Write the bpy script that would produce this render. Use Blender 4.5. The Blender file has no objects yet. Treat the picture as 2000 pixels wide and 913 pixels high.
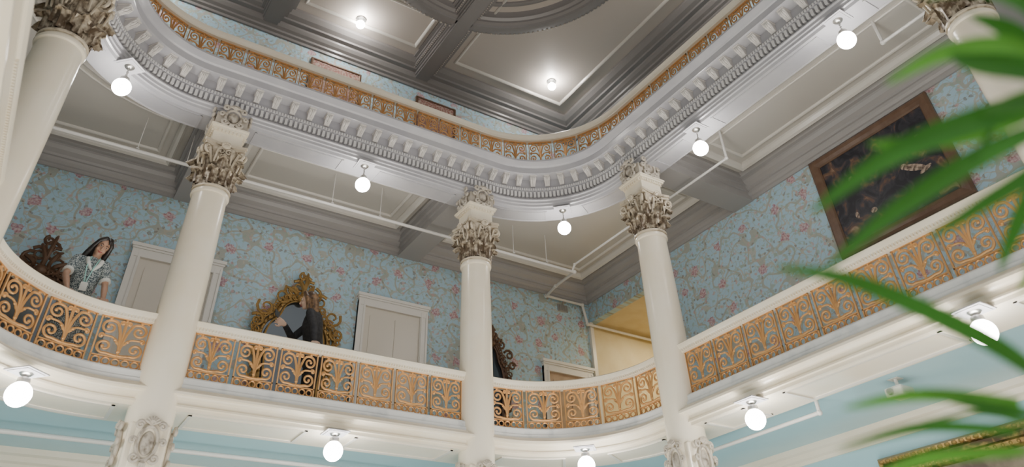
import bpy, math, random
from mathutils import Vector, Matrix, Euler
random.seed(7)
pi=math.pi
C=bpy.context.scene.collection
# ------------------------------------------------------------------ helpers
class MB:
    def __init__(s): s.v=[]; s.f=[]
    def add(s,vs,fs,T=None):
        o=len(s.v)
        for p in vs:
            p=Vector(p)
            s.v.append(tuple(T@p) if T else tuple(p))
        for f in fs: s.f.append(tuple(i+o for i in f))
        return s
    def merge(s,m,T=None): return s.add(m.v,m.f,T)
    def box(s,x0,x1,y0,y1,z0,z1,T=None):
        vs=[(x,y,z) for z in (z0,z1) for y in (y0,y1) for x in (x0,x1)]
        return s.add(vs,[(0,2,3,1),(4,5,7,6),(0,1,5,4),(2,6,7,3),(0,4,6,2),(1,3,7,5)],T)
    def lathe(s,prof,seg=32,T=None,axis=(0,0)):
        vs=[];fs=[];n=len(prof)
        for i in range(seg):
            a=2*pi*i/seg
            for r,z in prof: vs.append((axis[0]+r*math.cos(a),axis[1]+r*math.sin(a),z))
        for i in range(seg):
            j=(i+1)%seg
            for k in range(n-1): fs.append((i*n+k,j*n+k,j*n+k+1,i*n+k+1))
        return s.add(vs,fs,T)
    def tube(s,pts,rad,seg=8,closed=False,T=None,sq=1.0,up=None):
        pts=[Vector(p) for p in pts]; n=len(pts)
        if not hasattr(rad,'__len__'): rad=[rad]*n
        vs=[];fs=[]
        prev=None
        for i,p in enumerate(pts):
            a=pts[(i-1)%n] if (closed or i>0) else p
            b=pts[(i+1)%n] if (closed or i<n-1) else p
            t=(b-a).normalized() if (b-a).length>1e-9 else Vector((0,0,1))
            if up is not None: x=Vector(up)
            elif prev is None:
                x=Vector((0,1,0)) if abs(t.y)<.9 else Vector((1,0,0))
            else: x=prev
            x=(x-t*x.dot(t)).normalized(); y=t.cross(x); prev=x
            for k in range(seg):
                an=2*pi*k/seg
                vs.append(p+x*math.cos(an)*rad[i]*sq+y*math.sin(an)*rad[i])
        m=n if closed else n-1
        for i in range(m):
            j=(i+1)%n
            for k in range(seg):
                l=(k+1)%seg
                fs.append((i*seg+k,i*seg+l,j*seg+l,j*seg+k))
        if not closed:
            fs.append(tuple(range(seg))[::-1]); fs.append(tuple((n-1)*seg+k for k in range(seg)))
        return s.add(vs,fs,T)
    def sphere(s,c,r,seg=16,rings=10,T=None):
        if not hasattr(r,'__len__'): r=(r,r,r)
        vs=[(c[0],c[1],c[2]+r[2])];fs=[]
        for i in range(1,rings):
            th=pi*i/rings
            for j in range(seg):
                a=2*pi*j/seg
                vs.append((c[0]+r[0]*math.sin(th)*math.cos(a),c[1]+r[1]*math.sin(th)*math.sin(a),c[2]+r[2]*math.cos(th)))
        vs.append((c[0],c[1],c[2]-r[2])); last=len(vs)-1
        for j in range(seg):
            k=(j+1)%seg
            fs.append((0,1+j,1+k)); fs.append((last,1+(rings-2)*seg+k,1+(rings-2)*seg+j))
            for i in range(rings-2):
                fs.append((1+i*seg+j,1+(i+1)*seg+j,1+(i+1)*seg+k,1+i*seg+k))
        return s.add(vs,fs,T)
    def limb(s,pts,rad,seg=14,sq=1.0,up=None):
        s.tube(pts,rad,seg,sq=sq,up=up)
        for i in range(len(pts)):
            s.sphere(pts[i],rad[i]*.985 if sq==1 else min(rad[i],rad[i]*sq)*.98,12,8)
        return s
    def mk(s,name,mat,parent=None,smooth=False,loc=None,rotz=None,label=None,cat=None,group=None,kind=None,bevel=0,voxel=0,sm=0):
        me=bpy.data.meshes.new(name); me.from_pydata(s.v,[],s.f); me.update()
        import bmesh
        bm=bmesh.new(); bm.from_mesh(me); bmesh.ops.recalc_face_normals(bm,faces=bm.faces); bm.to_mesh(me); bm.free()
        if smooth:
            for p in me.polygons: p.use_smooth=True
        me.materials.append(mat)
        o=bpy.data.objects.new(name,me); C.objects.link(o)
        if voxel:
            m=o.modifiers.new('rm','REMESH'); m.mode='VOXEL'; m.voxel_size=voxel; m.use_smooth_shade=True
            if sm:
                m=o.modifiers.new('sm','SMOOTH'); m.factor=.5; m.iterations=sm
        if smooth=='a':
            m=o.modifiers.new('es','EDGE_SPLIT'); m.split_angle=math.radians(38)
        if bevel:
            m=o.modifiers.new('bv','BEVEL'); m.width=bevel; m.segments=2; m.limit_method='ANGLE'
        if parent: o.parent=parent
        if loc is not None: o.location=loc
        if rotz is not None: o.rotation_euler=(0,0,rotz)
        meta(o,label,cat,group,kind)
        return o
def meta(o,label=None,cat=None,group=None,kind=None):
    if label: o["label"]=label
    if cat: o["category"]=cat
    if group: o["group"]=group
    if kind: o["kind"]=kind
def empty(name,loc=(0,0,0),rotz=0,**k):
    o=bpy.data.objects.new(name,None); C.objects.link(o); o.location=loc; o.rotation_euler=(0,0,rotz); o.empty_display_size=.1
    meta(o,**k); return o
def copy_thing(root,loc,rotz=0,**k):
    n=root.copy(); C.objects.link(n); n.location=loc; n.rotation_euler=(0,0,rotz)
    meta(n,**k)
    for ch in list(root.children):
        c=ch.copy(); c.parent=n; C.objects.link(c)
        for gc in list(ch.children):
            g=gc.copy(); g.parent=c; C.objects.link(g)
    return n
def cat_rom(pts,sub=5):
    P=[Vector(p) for p in pts]; out=[]
    for i in range(len(P)-1):
        a=P[max(i-1,0)];b=P[i];c=P[i+1];d=P[min(i+2,len(P)-1)]
        for k in range(sub):
            t=k/sub
            out.append(.5*((2*b)+(c-a)*t+(2*a-5*b+4*c-d)*t*t+(3*b-3*c+d-a)*t**3))
    out.append(P[-1]); return out
# ------------------------------------------------------------------ materials
def newmat(name):
    m=bpy.data.materials.new(name); m.use_nodes=True
    nt=m.node_tree; b=nt.nodes['Principled BSDF']; return m,nt,b
def mat(name,col,rough=.5,metal=0,col2=None,scale=8,bump=0,bscale=60,emit=0,detail=4,lo=.4,hi=.6,spec=None,transl=0):
    m,nt,b=newmat(name)
    b.inputs['Base Color'].default_value=(*col,1); b.inputs['Roughness'].default_value=rough; b.inputs['Metallic'].default_value=metal
    if spec is not None: b.inputs['Specular IOR Level'].default_value=spec
    L=nt.links; tc=nt.nodes.new('ShaderNodeTexCoord')
    if col2:
        n=nt.nodes.new('ShaderNodeTexNoise'); n.inputs['Scale'].default_value=scale; n.inputs['Detail'].default_value=detail
        L.new(tc.outputs['Object'],n.inputs['Vector'])
        r=nt.nodes.new('ShaderNodeValToRGB'); r.color_ramp.elements[0].position=lo; r.color_ramp.elements[1].position=hi
        r.color_ramp.elements[0].color=(*col,1); r.color_ramp.elements[1].color=(*col2,1)
        L.new(n.outputs['Fac'],r.inputs['Fac']); L.new(r.outputs['Color'],b.inputs['Base Color'])
    if transl:
        t=nt.nodes.new('ShaderNodeBsdfTranslucent'); t.inputs['Color'].default_value=(col[0]*2.2,col[1]*1.6,col[2]*1.2,1)
        mx=nt.nodes.new('ShaderNodeMixShader'); mx.inputs[0].default_value=transl
        L.new(b.outputs[0],mx.inputs[1]); L.new(t.outputs[0],mx.inputs[2]); L.new(mx.outputs[0],nt.nodes['Material Output'].inputs['Surface'])
    if emit:
        b.inputs['Emission Color'].default_value=(1,.96,.90,1); b.inputs['Emission Strength'].default_value=emit
    return m
def wallpaper(name,ax):
    m,nt,b=newmat(name); L=nt.links; N=nt.nodes
    b.inputs['Roughness'].default_value=.6
    g=N.new('ShaderNodeNewGeometry'); sp=N.new('ShaderNodeSeparateXYZ'); L.new(g.outputs['Position'],sp.inputs[0])
    cb=N.new('ShaderNodeCombineXYZ'); L.new(sp.outputs[ax],cb.inputs[0]); L.new(sp.outputs[2],cb.inputs[1])
    P=cb.outputs[0]
    def noise(sc,det=2,off=0,src=None):
        n=N.new('ShaderNodeTexNoise'); n.inputs['Scale'].default_value=sc; n.inputs['Detail'].default_value=det
        mp=N.new('ShaderNodeMapping'); mp.inputs['Location'].default_value=(off,off*.7,0); L.new(src or P,mp.inputs[0]); L.new(mp.outputs[0],n.inputs['Vector']); return n
    def math_(op,a,bv=None,c=None):
        n=N.new('ShaderNodeMath'); n.operation=op
        for i,x in enumerate((a,bv,c)):
            if x is None: continue
            if hasattr(x,'links'): L.new(x,n.inputs[i])
            else: n.inputs[i].default_value=x
        return n.outputs[0]
    def warp(amt,sc,off):
        n=noise(sc,2,off)
        s=N.new('ShaderNodeVectorMath'); s.operation='SUBTRACT'; L.new(n.outputs['Color'],s.inputs[0]); s.inputs[1].default_value=(.5,.5,.5)
        k=N.new('ShaderNodeVectorMath'); k.operation='SCALE'; L.new(s.outputs[0],k.inputs[0]); k.inputs['Scale'].default_value=amt
        a=N.new('ShaderNodeVectorMath'); a.operation='ADD'; L.new(P,a.inputs[0]); L.new(k.outputs[0],a.inputs[1]); return a.outputs[0]
    def mix(c1,fac,c2):
        n=N.new('ShaderNodeMix'); n.data_type='RGBA'; L.new(fac,n.inputs[0])
        for i,x in ((6,c1),(7,c2)):
            if hasattr(x,'links'): L.new(x,n.inputs[i])
            else: n.inputs[i].default_value=(*x,1)
        return n.outputs[2]
    base=(.37,.56,.68)
    col=mix(base,noise(3,3,4).outputs['Fac'],(.44,.62,.72))
    for off,w,sc,cc in ((1.3,.019,2.1,(.40,.37,.29)),(9.1,.012,2.9,(.48,.45,.37)),(17,.009,4.6,(.36,.42,.38)),(31,.008,5.5,(.45,.44,.38))):
        n=noise(sc,1.2,off)
        d=math_('ABSOLUTE',math_('SUBTRACT',n.outputs['Fac'],.5))
        col=mix(col,math_('MULTIPLY',math_('LESS_THAN',d,w),.75),cc)
    def vor(sc,vec,rnd=1):
        v=N.new('ShaderNodeTexVoronoi'); v.voronoi_dimensions='2D'; v.inputs['Scale'].default_value=sc; v.inputs['Randomness'].default_value=rnd
        L.new(vec,v.inputs['Vector']); return v
    for sc,rr,th,cc,off in ((11,.26,.5,(.34,.43,.37),3),(10,.2,.55,(.52,.49,.42),7),(12,.24,.78,(.24,.20,.17),12),(10,.2,.78,(.54,.34,.35),21)):
        v=vor(sc,warp(.14,7,off)); s=N.new('ShaderNodeSeparateColor'); L.new(v.outputs['Color'],s.inputs[0])
        mk=math_('MULTIPLY',math_('LESS_THAN',v.outputs['Distance'],rr),math_('GREATER_THAN',s.outputs[0],th))
        col=mix(col,math_('MULTIPLY',mk,.65),cc)
    v=vor(1.75,warp(.18,13,30),.6)
    mk=math_('LESS_THAN',v.outputs['Distance'],.13)
    pet=noise(30,2,5); r=N.new('ShaderNodeValToRGB'); L.new(pet.outputs['Fac'],r.inputs['Fac'])
    r.color_ramp.elements[0].position=.36; r.color_ramp.elements[0].color=(.36,.11,.15,1)
    r.color_ramp.elements[1].position=.64; r.color_ramp.elements[1].color=(.64,.49,.50,1)
    col=mix(col,math_('MULTIPLY',mk,.82),r.outputs['Color'])
    L.new(col,b.inputs['Base Color']); return m
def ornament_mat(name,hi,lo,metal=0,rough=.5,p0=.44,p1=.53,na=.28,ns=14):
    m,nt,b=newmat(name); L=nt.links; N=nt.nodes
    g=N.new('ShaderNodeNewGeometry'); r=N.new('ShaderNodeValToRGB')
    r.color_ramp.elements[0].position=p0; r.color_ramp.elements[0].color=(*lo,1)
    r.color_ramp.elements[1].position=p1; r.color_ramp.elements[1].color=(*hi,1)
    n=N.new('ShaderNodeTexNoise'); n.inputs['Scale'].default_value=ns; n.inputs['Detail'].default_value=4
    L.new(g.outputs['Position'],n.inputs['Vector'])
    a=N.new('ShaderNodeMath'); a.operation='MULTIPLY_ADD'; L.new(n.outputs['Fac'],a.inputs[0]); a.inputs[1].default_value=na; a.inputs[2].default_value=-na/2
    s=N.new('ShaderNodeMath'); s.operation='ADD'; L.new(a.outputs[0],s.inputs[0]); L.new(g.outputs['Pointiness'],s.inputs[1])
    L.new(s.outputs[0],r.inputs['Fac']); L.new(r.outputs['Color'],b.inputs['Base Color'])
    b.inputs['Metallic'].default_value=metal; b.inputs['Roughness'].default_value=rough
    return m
M_cream=mat('cream_paint',(.88,.79,.63),.25,col2=(.90,.83,.69),scale=2)
M_white=mat('white_trim_paint',(.76,.72,.65),.3)
M_corn=mat('cornice_paint',(.47,.465,.50),.2,col2=(.51,.505,.53),scale=3)
M_dent=mat('dentil_paint',(.66,.65,.65),.35)
M_gceil=mat('gallery_ceiling_paint',(.55,.52,.475),.28)
M_gframe=mat('coffer_frame_paint',(.66,.63,.58),.3)
M_beam=mat('beam_paint',(.38,.365,.36),.3)
M_tceil=mat('top_ceiling_paint',(.47,.42,.375),.38)
M_tbeam=mat('top_beam_paint',(.22,.205,.20),.3)
M_teal=mat('teal_paint',(.38,.61,.68),.25,col2=(.42,.65,.71),scale=1)
M_marble=mat('marble',(.80,.81,.80),.2,col2=(.52,.55,.57),scale=4,detail=8,lo=.5,hi=.75)
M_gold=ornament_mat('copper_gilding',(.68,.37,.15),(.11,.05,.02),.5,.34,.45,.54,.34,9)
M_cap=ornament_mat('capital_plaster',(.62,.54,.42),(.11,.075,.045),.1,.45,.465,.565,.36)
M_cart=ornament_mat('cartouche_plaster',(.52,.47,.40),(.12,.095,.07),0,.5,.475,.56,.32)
M_mod=ornament_mat('modillion_plaster',(.68,.65,.62),(.26,.24,.22),0,.5)
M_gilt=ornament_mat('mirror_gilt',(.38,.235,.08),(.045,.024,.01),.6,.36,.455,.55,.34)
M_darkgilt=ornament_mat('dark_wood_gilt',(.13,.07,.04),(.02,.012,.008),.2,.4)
M_glass=mat('mirror_glass',(.13,.15,.17),.1,.7)
M_globe=mat('globe_glass',(1,1,1),.3,emit=60)
M_metal=mat('brushed_nickel',(.55,.54,.52),.3,.9)
M_pipe=mat('pipe_paint',(.74,.72,.69),.35)
M_door=mat('door_paint',(.72,.67,.59),.35)
M_dframe=mat('door_frame_paint',(.80,.78,.74),.35)
M_tan=mat('tan_wood',(.48,.34,.24),.4,col2=(.40,.28,.19),scale=5)
M_beige=mat('beige_wall',(.66,.55,.33),.6,col2=(.70,.60,.39),scale=3)
M_floor=mat('floor_stone',(.62,.54,.44),.4,col2=(.55,.48,.39),scale=3)
M_wpx=wallpaper('floral_wallpaper_a',0); M_wpy=wallpaper('floral_wallpaper_b',1)
# ------------------------------------------------------------------ plan
XL,D,R,rc=-.85,8.25,6.605,1.5
W,RW,LW=10.66,8.894,-3.15
Y0=-1.5
cyc=D-rc; cxl=XL+rc; cxr=R-rc
SEG=[('l',cyc-Y0),('a',rc*pi/2),('b',cxr-cxl),('c',rc*pi/2),('r',cyc-Y0)]
def P(s,o=0):
    for k,Ls in SEG:
        if s<=Ls or k=='r':
            if k=='l': x,y,nx,ny=XL,Y0+s,-1,0
            elif k=='a':
                a=pi-s/rc; nx,ny=math.cos(a),math.sin(a); x,y=cxl+rc*nx,cyc+rc*ny
            elif k=='b': x,y,nx,ny=cxl+s,D,0,1
            elif k=='c':
                a=pi/2-s/rc; nx,ny=math.cos(a),math.sin(a); x,y=cxr+rc*nx,cyc+rc*ny
            else: x,y,nx,ny=R,cyc-s,1,0
            return x+nx*o,y+ny*o,nx,ny
        s-=Ls
Lq=[sum(l for _,l in SEG[:i]) for i in range(6)]
def svals(s0,s1,step_arc=.055):
    out=[s0]
    for i,(k,Ls) in enumerate(SEG):
        a,b=Lq[i],Lq[i+1]
        lo,hi=max(a,s0),min(b,s1)
        if hi<=lo: continue
        if k in 'ac':
            n=max(1,int((hi-lo)/step_arc))
            out+= [lo+(hi-lo)*j/n for j in range(n+1)]
        else: out+=[lo,hi]
    out.append(s1)
    r=[]
    for s in sorted(out):
        if not r or s-r[-1]>1e-5: r.append(s)
    return r
def sweep_path(prof,s0,s1,mb=None,closed_prof=True):
    mb=mb or MB(); S=svals(s0,s1); n=len(prof); vs=[];fs=[]
    for s in S:
        for (q,z) in prof:
            x,y,_,_=P(s,-q); vs.append((x,y,z))
    m=n if closed_prof else n-1
    for i in range(len(S)-1):
        for k in range(m):
            l=(k+1)%n
            fs.append((i*n+k,i*n+l,(i+1)*n+l,(i+1)*n+k))
    if closed_prof:
        fs.append(tuple(range(n))); fs.append(tuple((len(S)-1)*n+k for k in range(n)))
    return mb.add(vs,fs)
def sweep_poly(pts,prof,closed=False,mb=None):
    mb=mb or MB(); N=len(pts); vs=[];fs=[];n=len(prof)
    pts=[Vector(p) for p in pts]
    for i,p in enumerate(pts):
        d1=(p-pts[i-1]).normalized() if (closed or i>0) else None
        d2=(pts[(i+1)%N]-p).normalized() if (closed or i<N-1) else None
        if d1 is None: d1=d2
        if d2 is None: d2=d1
        n1=Vector((-d1.y,d1.x)); n2=Vector((-d2.y,d2.x)); b=(n1+n2); b=b/ max(.15,(1+n1.dot(n2)))
        for (d,z) in prof:
            q=p+b*d; vs.append((q.x,q.y,z))
    for i in range(N if closed else N-1):
        j=(i+1)%N
        for k in range(n):
            l=(k+1)%n; fs.append((i*n+k,i*n+l,j*n+l,j*n+k))
    return mb.add(vs,fs)
sCol={'2':Lq[2]+(1.034-cxl),'3':Lq[2]+(4.843-cxl),'4':Lq[4]+(cyc-6.369),'1':Lq[0]+6.369-Y0,'5':Lq[4]+(cyc-1.6),'0':Lq[0]+1.6-Y0}
# ------------------------------------------------------------------ room shell
def ring(z0,z1,off,mb=None):
    mb=mb or MB(); S=svals(0,Lq[5],.12); inner=[];outer=[]
    for s in S:
        x,y,nx,ny=P(s,off); inner.append((x,y))
        t=1e9
        if nx>1e-6: t=min(t,(RW-x)/nx)
        if nx<-1e-6: t=min(t,(LW-x)/nx)
        if ny>1e-6: t=min(t,(W-y)/ny)
        outer.append((x+nx*t,y+ny*t))
    I=[];O=[]
    for i in range(len(S)):
        I.append(inner[i]);O.append(outer[i])
        if i<len(S)-1:
            a,b=outer[i],outer[i+1]
            if abs(a[0]-LW)<1e-6 and abs(b[1]-W)<1e-6 and abs(b[0]-LW)>1e-6 and abs(a[1]-W)>1e-6:
                I.append(inner[i]);O.append((LW,W))
            if abs(a[1]-W)<1e-6 and abs(b[0]-RW)<1e-6 and abs(b[1]-W)>1e-6 and abs(a[0]-RW)>1e-6:
                I.append(inner[i]);O.append((RW,W))
    n=len(I);vs=[];fs=[]
    for i in range(n):
        vs+=[(*I[i],z0),(*O[i],z0),(*O[i],z1),(*I[i],z1)]
    for i in range(n-1):
        for k in range(4):
            l=(k+1)%4; fs.append((i*4+k,i*4+l,(i+1)*4+l,(i+1)*4+k))
    return mb.add(vs,fs)
ST=dict(kind='structure')
MB().box(LW-.2,RW+3,Y0-3,W+.2,-1.7,-1.6).mk('floor',M_floor,**ST)
MB().box(LW-.2,RW,W,W+.15,2.6,6.75).mk('wall_back',M_wpx,**ST)
MB().box(LW-.2,RW+.2,W,W+.15,7.0,10.9).mk('wall_back_upper',M_wpx,**ST)
MB().box(LW-.2,RW+.2,W,W+.15,-1.6,2.6).mk('wall_back_lower',M_teal,**ST)
rw=MB().box(RW,RW+.15,Y0,8.52,2.6,6.75); rw.box(RW,RW+.15,8.52,W,5.95,6.75); rw.mk('wall_right',M_wpy,**ST)
MB().box(RW,RW+.15,Y0,W,7.0,10.9).mk('wall_right_upper',M_wpy,**ST)
MB().box(RW,RW+.15,Y0,W,-1.6,2.6).mk('wall_right_lower',M_teal,**ST)
MB().box(LW-.15,LW,Y0,W,2.6,6.75).mk('wall_left',M_wpy,**ST)
MB().box(LW-.15,LW,Y0,W,7.0,10.9).mk('wall_left_upper',M_wpy,**ST)
MB().box(LW-.15,LW,Y0,W,-1.6,2.6).mk('wall_left_lower',M_teal,**ST)
MB().box(RW,RW+3,W,W+.15,2.6,6.2).mk('wall_corridor',M_beige,**ST)
MB().box(RW+.15,RW+3,8.3,W,5.95,6.05).mk('ceiling_corridor',M_beige,**ST)
MB().box(RW+2.9,RW+3,8.3,W,2.6,5.95).mk('wall_corridor_end',M_beige,**ST)
MB().box(RW+.15,RW+3,8.3,8.4,2.6,5.95).mk('wall_corridor_side',M_beige,**ST)
MB().box(RW+.15,RW+3,8.3,W,2.5,2.6).mk('floor_corridor',M_floor,**ST)
MB().box(RW-.03,RW+.05,W-.06,W,2.6,5.95).mk('trim_21',M_white,**ST)
ring(2.57,2.60,.05).mk('floor_gallery',M_floor,**ST)
ring(2.55,2.569,.05).mk('ceiling_lower',M_teal,**ST)
ring(6.70,6.85,.30).mk('ceiling_gallery',M_gceil,**ST)
ring(6.95,7.0,.0).mk('floor_upper',M_floor,**ST)
MB().box(LW-.2,RW+.2,Y0,W+.15,10.85,10.95).mk('ceiling_top',M_tceil,**ST)
wallpath=[(RW,Y0),(RW,W),(LW,W),(LW,Y0)]
pr=[(0,6.34),(.03,6.34),(.035,6.39),(.06,6.40),(.09,6.43),(.10,6.47),(.13,6.475),(.14,6.51),(.20,6.55),(.235,6.60),(.24,6.63),(.30,6.635),(.34,6.67),(.35,6.70),(0,6.70)]
sweep_poly(wallpath,pr).mk('trim_1',M_beam,**ST)
pr=[(0,10.42),(.04,10.42),(.05,10.47),(.10,10.49),(.11,10.53),(.17,10.56),(.22,10.61),(.23,10.65),(.32,10.66),(.33,10.70),(.42,10.73),(.50,10.79),(.51,10.85),(0,10.85)]
sweep_poly(wallpath,pr).mk('trim_2',M_tbeam,**ST)
pr=[(0,2.36),(.02,2.36),(.03,2.40),(.07,2.42),(.10,2.47),(.14,2.49),(.16,2.55),(0,2.55)]
sweep_poly(wallpath,pr).mk('trim_3',M_cream,**ST)
# ------------------------------------------------------------------ balcony fascia + soffit
sA,sB=0,Lq[5]
prof=[(-.08,2.70),(-.08,2.826),(.075,2.826),(.085,2.81),(.085,2.745),(.10,2.74),(.10,2.70)]
sweep_path(prof,sA,sB).mk('trim_4',M_marble,**ST)
prof=[(-.50,2.62),(.10,2.70),(.125,2.695),(.13,2.675),(.165,2.665),(.19,2.64),(.19,2.615),(.15,2.61),(.135,2.59),(.105,2.58),(.095,2.535),(.12,2.53),(.125,2.51),(.10,2.505),(.10,2.47),(-.52,2.47),(-.53,2.50),(-.56,2.51),(-.59,2.54),(-.62,2.56),(-.62,2.60)]
sweep_path(prof,sA,sB).mk('trim_5',M_cream,smooth='a',**ST)
prof=[(-.075,3.385),(-.085,3.41),(-.09,3.44),(-.07,3.455),(.07,3.455),(.09,3.44),(.085,3.41),(.075,3.385),(.055,3.375),(.055,3.345),(-.055,3.345),(-.055,3.375)]
sweep_path(prof,sA,sB).mk('trim_6',M_cream,smooth='a',**ST)
def dent_row(name,s0,s1,step,w,n0,n1,z0,z1,m):
    mb=MB(); s=s0
    while s<s1:
        x,y,nx,ny=P(s,0); a=math.atan2(ny,nx)
        T=Matrix.Translation((x,y,0))@Matrix.Rotation(a,4,'Z')
        mb.box(-n1,-n0,-w/2,w/2,z0,z1,T); s+=step
    return mb.mk(name,m,**ST)
dent_row('trim_7',6,sB,.035,.02,.055,.074,3.355,3.383,M_cream)
c2,c3,c4,c1,c5=sCol['2'],sCol['3'],sCol['4'],sCol['1'],sCol['5']
sp=MB(); sq_=MB()
def soffit_panel(s0,s1,n0,n1,z,mb,w=.035,h=.014):
    a,b=s0,s1
    sweep_path([(n0,z),(n0,z-h),(n0+w,z-h*.5),(n0+w,z)],a,b,mb); sweep_path([(n1,z),(n1,z-h),(n1-w,z-h*.5),(n1-w,z)],a,b,mb)
    for s,sg in ((a,1),(b,-1)): sweep_path([(n0,z),(n0,z-h),(n1,z-h),(n1,z)],min(s,s+sg*w),max(s,s+sg*w),mb)
mid=lambda a,b:(a+b)/2
cutsL=[(c2+.35,mid(c2,c3)-.28),(mid(c2,c3)+.28,c3-.35),(c1+.35,mid(c1,c2)-.28),(mid(c1,c2)+.28,c2-.35),(c3+.35,mid(c3,c4)-.28),(mid(c3,c4)+.28,c4-.35),(c4+.35,c4+.95),(c4+1.5,c4+3.3),(c4+3.95,c5-.35)]
for a,b in cutsL:
    soffit_panel(a,b,-.45,.03,2.47,sp); soffit_panel(a,b,-.29,.0,6.222,sq_,w=.025,h=.010)
sp.mk('trim_12',M_white,**ST)
sq_.mk('trim_13',M_corn,**ST)
# ------------------------------------------------------------------ upper cornice
prof=[(-.30,6.95),(-.30,7.14),(-.06,7.14),(-.05,7.06),(.27,7.03),(.32,7.02),(.325,6.985),(.305,6.955),(.275,6.925),(.26,6.905),(.245,6.90),(.245,6.80),(.23,6.795),(.05,6.795),(.05,6.64),(.075,6.625),(.095,6.59),(.10,6.56),(.06,6.55),(.045,6.54),(.045,6.425),(.08,6.42),(.10,6.40),(.105,6.375),(.085,6.36),(.085,6.32),(.07,6.31),(.07,6.27),(.05,6.26),(.04,6.22),(-.30,6.22),(-.31,6.25),(-.35,6.27),(-.37,6.33),(-.42,6.36),(-.44,6.43),(-.48,6.45),(-.49,6.52),(-.56,6.56),(-.60,6.64),(-.62,6.70),(-.30,6.72)]
sweep_path(prof,sA,sB).mk('trim_8',M_corn,smooth='a',**ST)
dent_row('trim_9',5.5,sB,.068,.038,.04,.105,6.445,6.535,M_dent)
dent_row('trim_10',5.5,sB,.040,.026,.088,.108,6.565,6.60,M_dent)
prof=[(-.225,7.775),(-.235,7.80),(-.24,7.84),(-.22,7.86),(-.08,7.86),(-.06,7.84),(-.065,7.80),(-.075,7.775),(-.09,7.765),(-.09,7.74),(-.21,7.74),(-.21,7.765)]
sweep_path(prof,sA,sB).mk('trim_11',M_cream,smooth='a',**ST)
def modillion():
    mb=MB()
    prof=[(0,0),(0,-.135),(.03,-.14),(.052,-.126),(.058,-.10),(.076,-.087),(.105,-.097),(.134,-.088),(.145,-.062),(.142,-.036),(.148,-.02),(.153,-.015),(.153,0)]
    w=.038
    vs=[(-w,p[0],p[1]) for p in prof]+[(w,p[0],p[1]) for p in prof]; k=len(prof)
    fs=[tuple(range(k)),tuple(range(k,2*k))]+[(i,(i+1)%k,k+(i+1)%k,k+i) for i in range(k)]
    mb.add(vs,fs)
    for dx,ln in ((0,1),(-.018,.85),(.018,.85),(-.032,.6),(.032,.6)):
        mb.tube([(dx*.6,.04,-.13),(dx,.065,-.110),(dx*1.1,.10,-.10*ln-.01),(dx*1.2,.135,-.09*ln),(dx*1.2,.153,-.06*ln),(dx*.9,.157,-.036)],[.007,.010,.012,.012,.010,.005],6)
    mb.box(-.05,.05,0,.168,-.014,.0)
    return mb
mm=modillion(); proto=None
ds=3.809/15
s=sCol['2']-ds*22
while s<sCol['5']+.8:
    x,y,nx,ny=P(s,-.045); a=math.atan2(ny,nx)+pi/2
    if proto is None:
        proto=mm.mk('cornice_bracket',M_mod,smooth='a',loc=(x,y,6.795),rotz=a,label='carved plaster scroll bracket beneath the curved cornice',cat='cornice bracket',group='scroll brackets around the cornice')
    else:
        o=proto.copy(); o.location=(x,y,6.795); o.rotation_euler=(0,0,a); C.objects.link(o)
    s+=ds
# ------------------------------------------------------------------ openwork panels
def openwork(w,h):
    mb=MB(); r=.0115
    def c(pts,rr=r,sub=4,taper=True,ball=True):
        P3=cat_rom([(p[0],0,p[1]) for p in pts],sub); n=len(P3)
        rad=[rr*(1.15-.35*i/n) for i in range(n)] if taper else rr
        mb.tube(P3,rad,6,sq=.8,up=(0,1,0))
        if taper and ball: mb.sphere(P3[-1],(.018,.012,.018),8,6)
    hw=w/2
    for z0,z1 in ((0,.018),(.098,.112),(h-.02,h)): mb.box(-hw,hw,-.010,.010,z0,z1)
    for x in (-hw,hw-.015): mb.box(x,x+.015,-.010,.010,0,h)
    k=5; sp=(w-.034)/k
    for i in range(k):
        cx=-hw+.017+sp*(i+.5)
        mb.tube([(cx+.034*math.cos(2*pi*j/14),0,.058+.034*math.sin(2*pi*j/14)) for j in range(14)],.0095,6,closed=True,up=(0,1,0))
    def spiral(sx,cx,cz,q,a0,turns,lead,rr):
        pts=list(lead)
        for k in range(17):
            t=k/16; an=a0-t*2*pi*turns; rad=q*(1-.78*t)
            pts.append((cx+rad*math.cos(an),cz+rad*math.sin(an)))
        c([(sx*a*w/.46,b*h/.53) for a,b in pts],rr,sub=2)
    for sx in (1,-1):
        spiral(sx,.130,.405,.080,pi*.80,1.35,[(0,.16),(.012,.26),(.03,.36)],.0135)
        spiral(sx,.132,.205,.074,-pi*.62,-1.3,[(0,.125),(.04,.126)],.0135)
        spiral(sx,.182,.305,.028,pi*.9,1.1,[(.0,.20),(.04,.275),(.09,.31)],.010)
        spiral(sx,.030,.468,.026,pi*1.0,1.0,[(0,.33),(.004,.40)],.010)
        c([(sx*a*w/.46,b*h/.53) for a,b in ((.205,.50),(.175,.515),(.14,.50))],.009)
        c([(sx*a*w/.46,b*h/.53) for a,b in ((.0,.24),(.035,.25),(.055,.285))],.010)
    c([(0,.11),(0,.3),(0,.515)],.012,ball=False)
    mb.sphere((0,0,.17),(.020,.014,.022),8,6); mb.sphere((0,0,.50),(.014,.012,.022),8,6)
    return mb
panel_mesh=None
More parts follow.
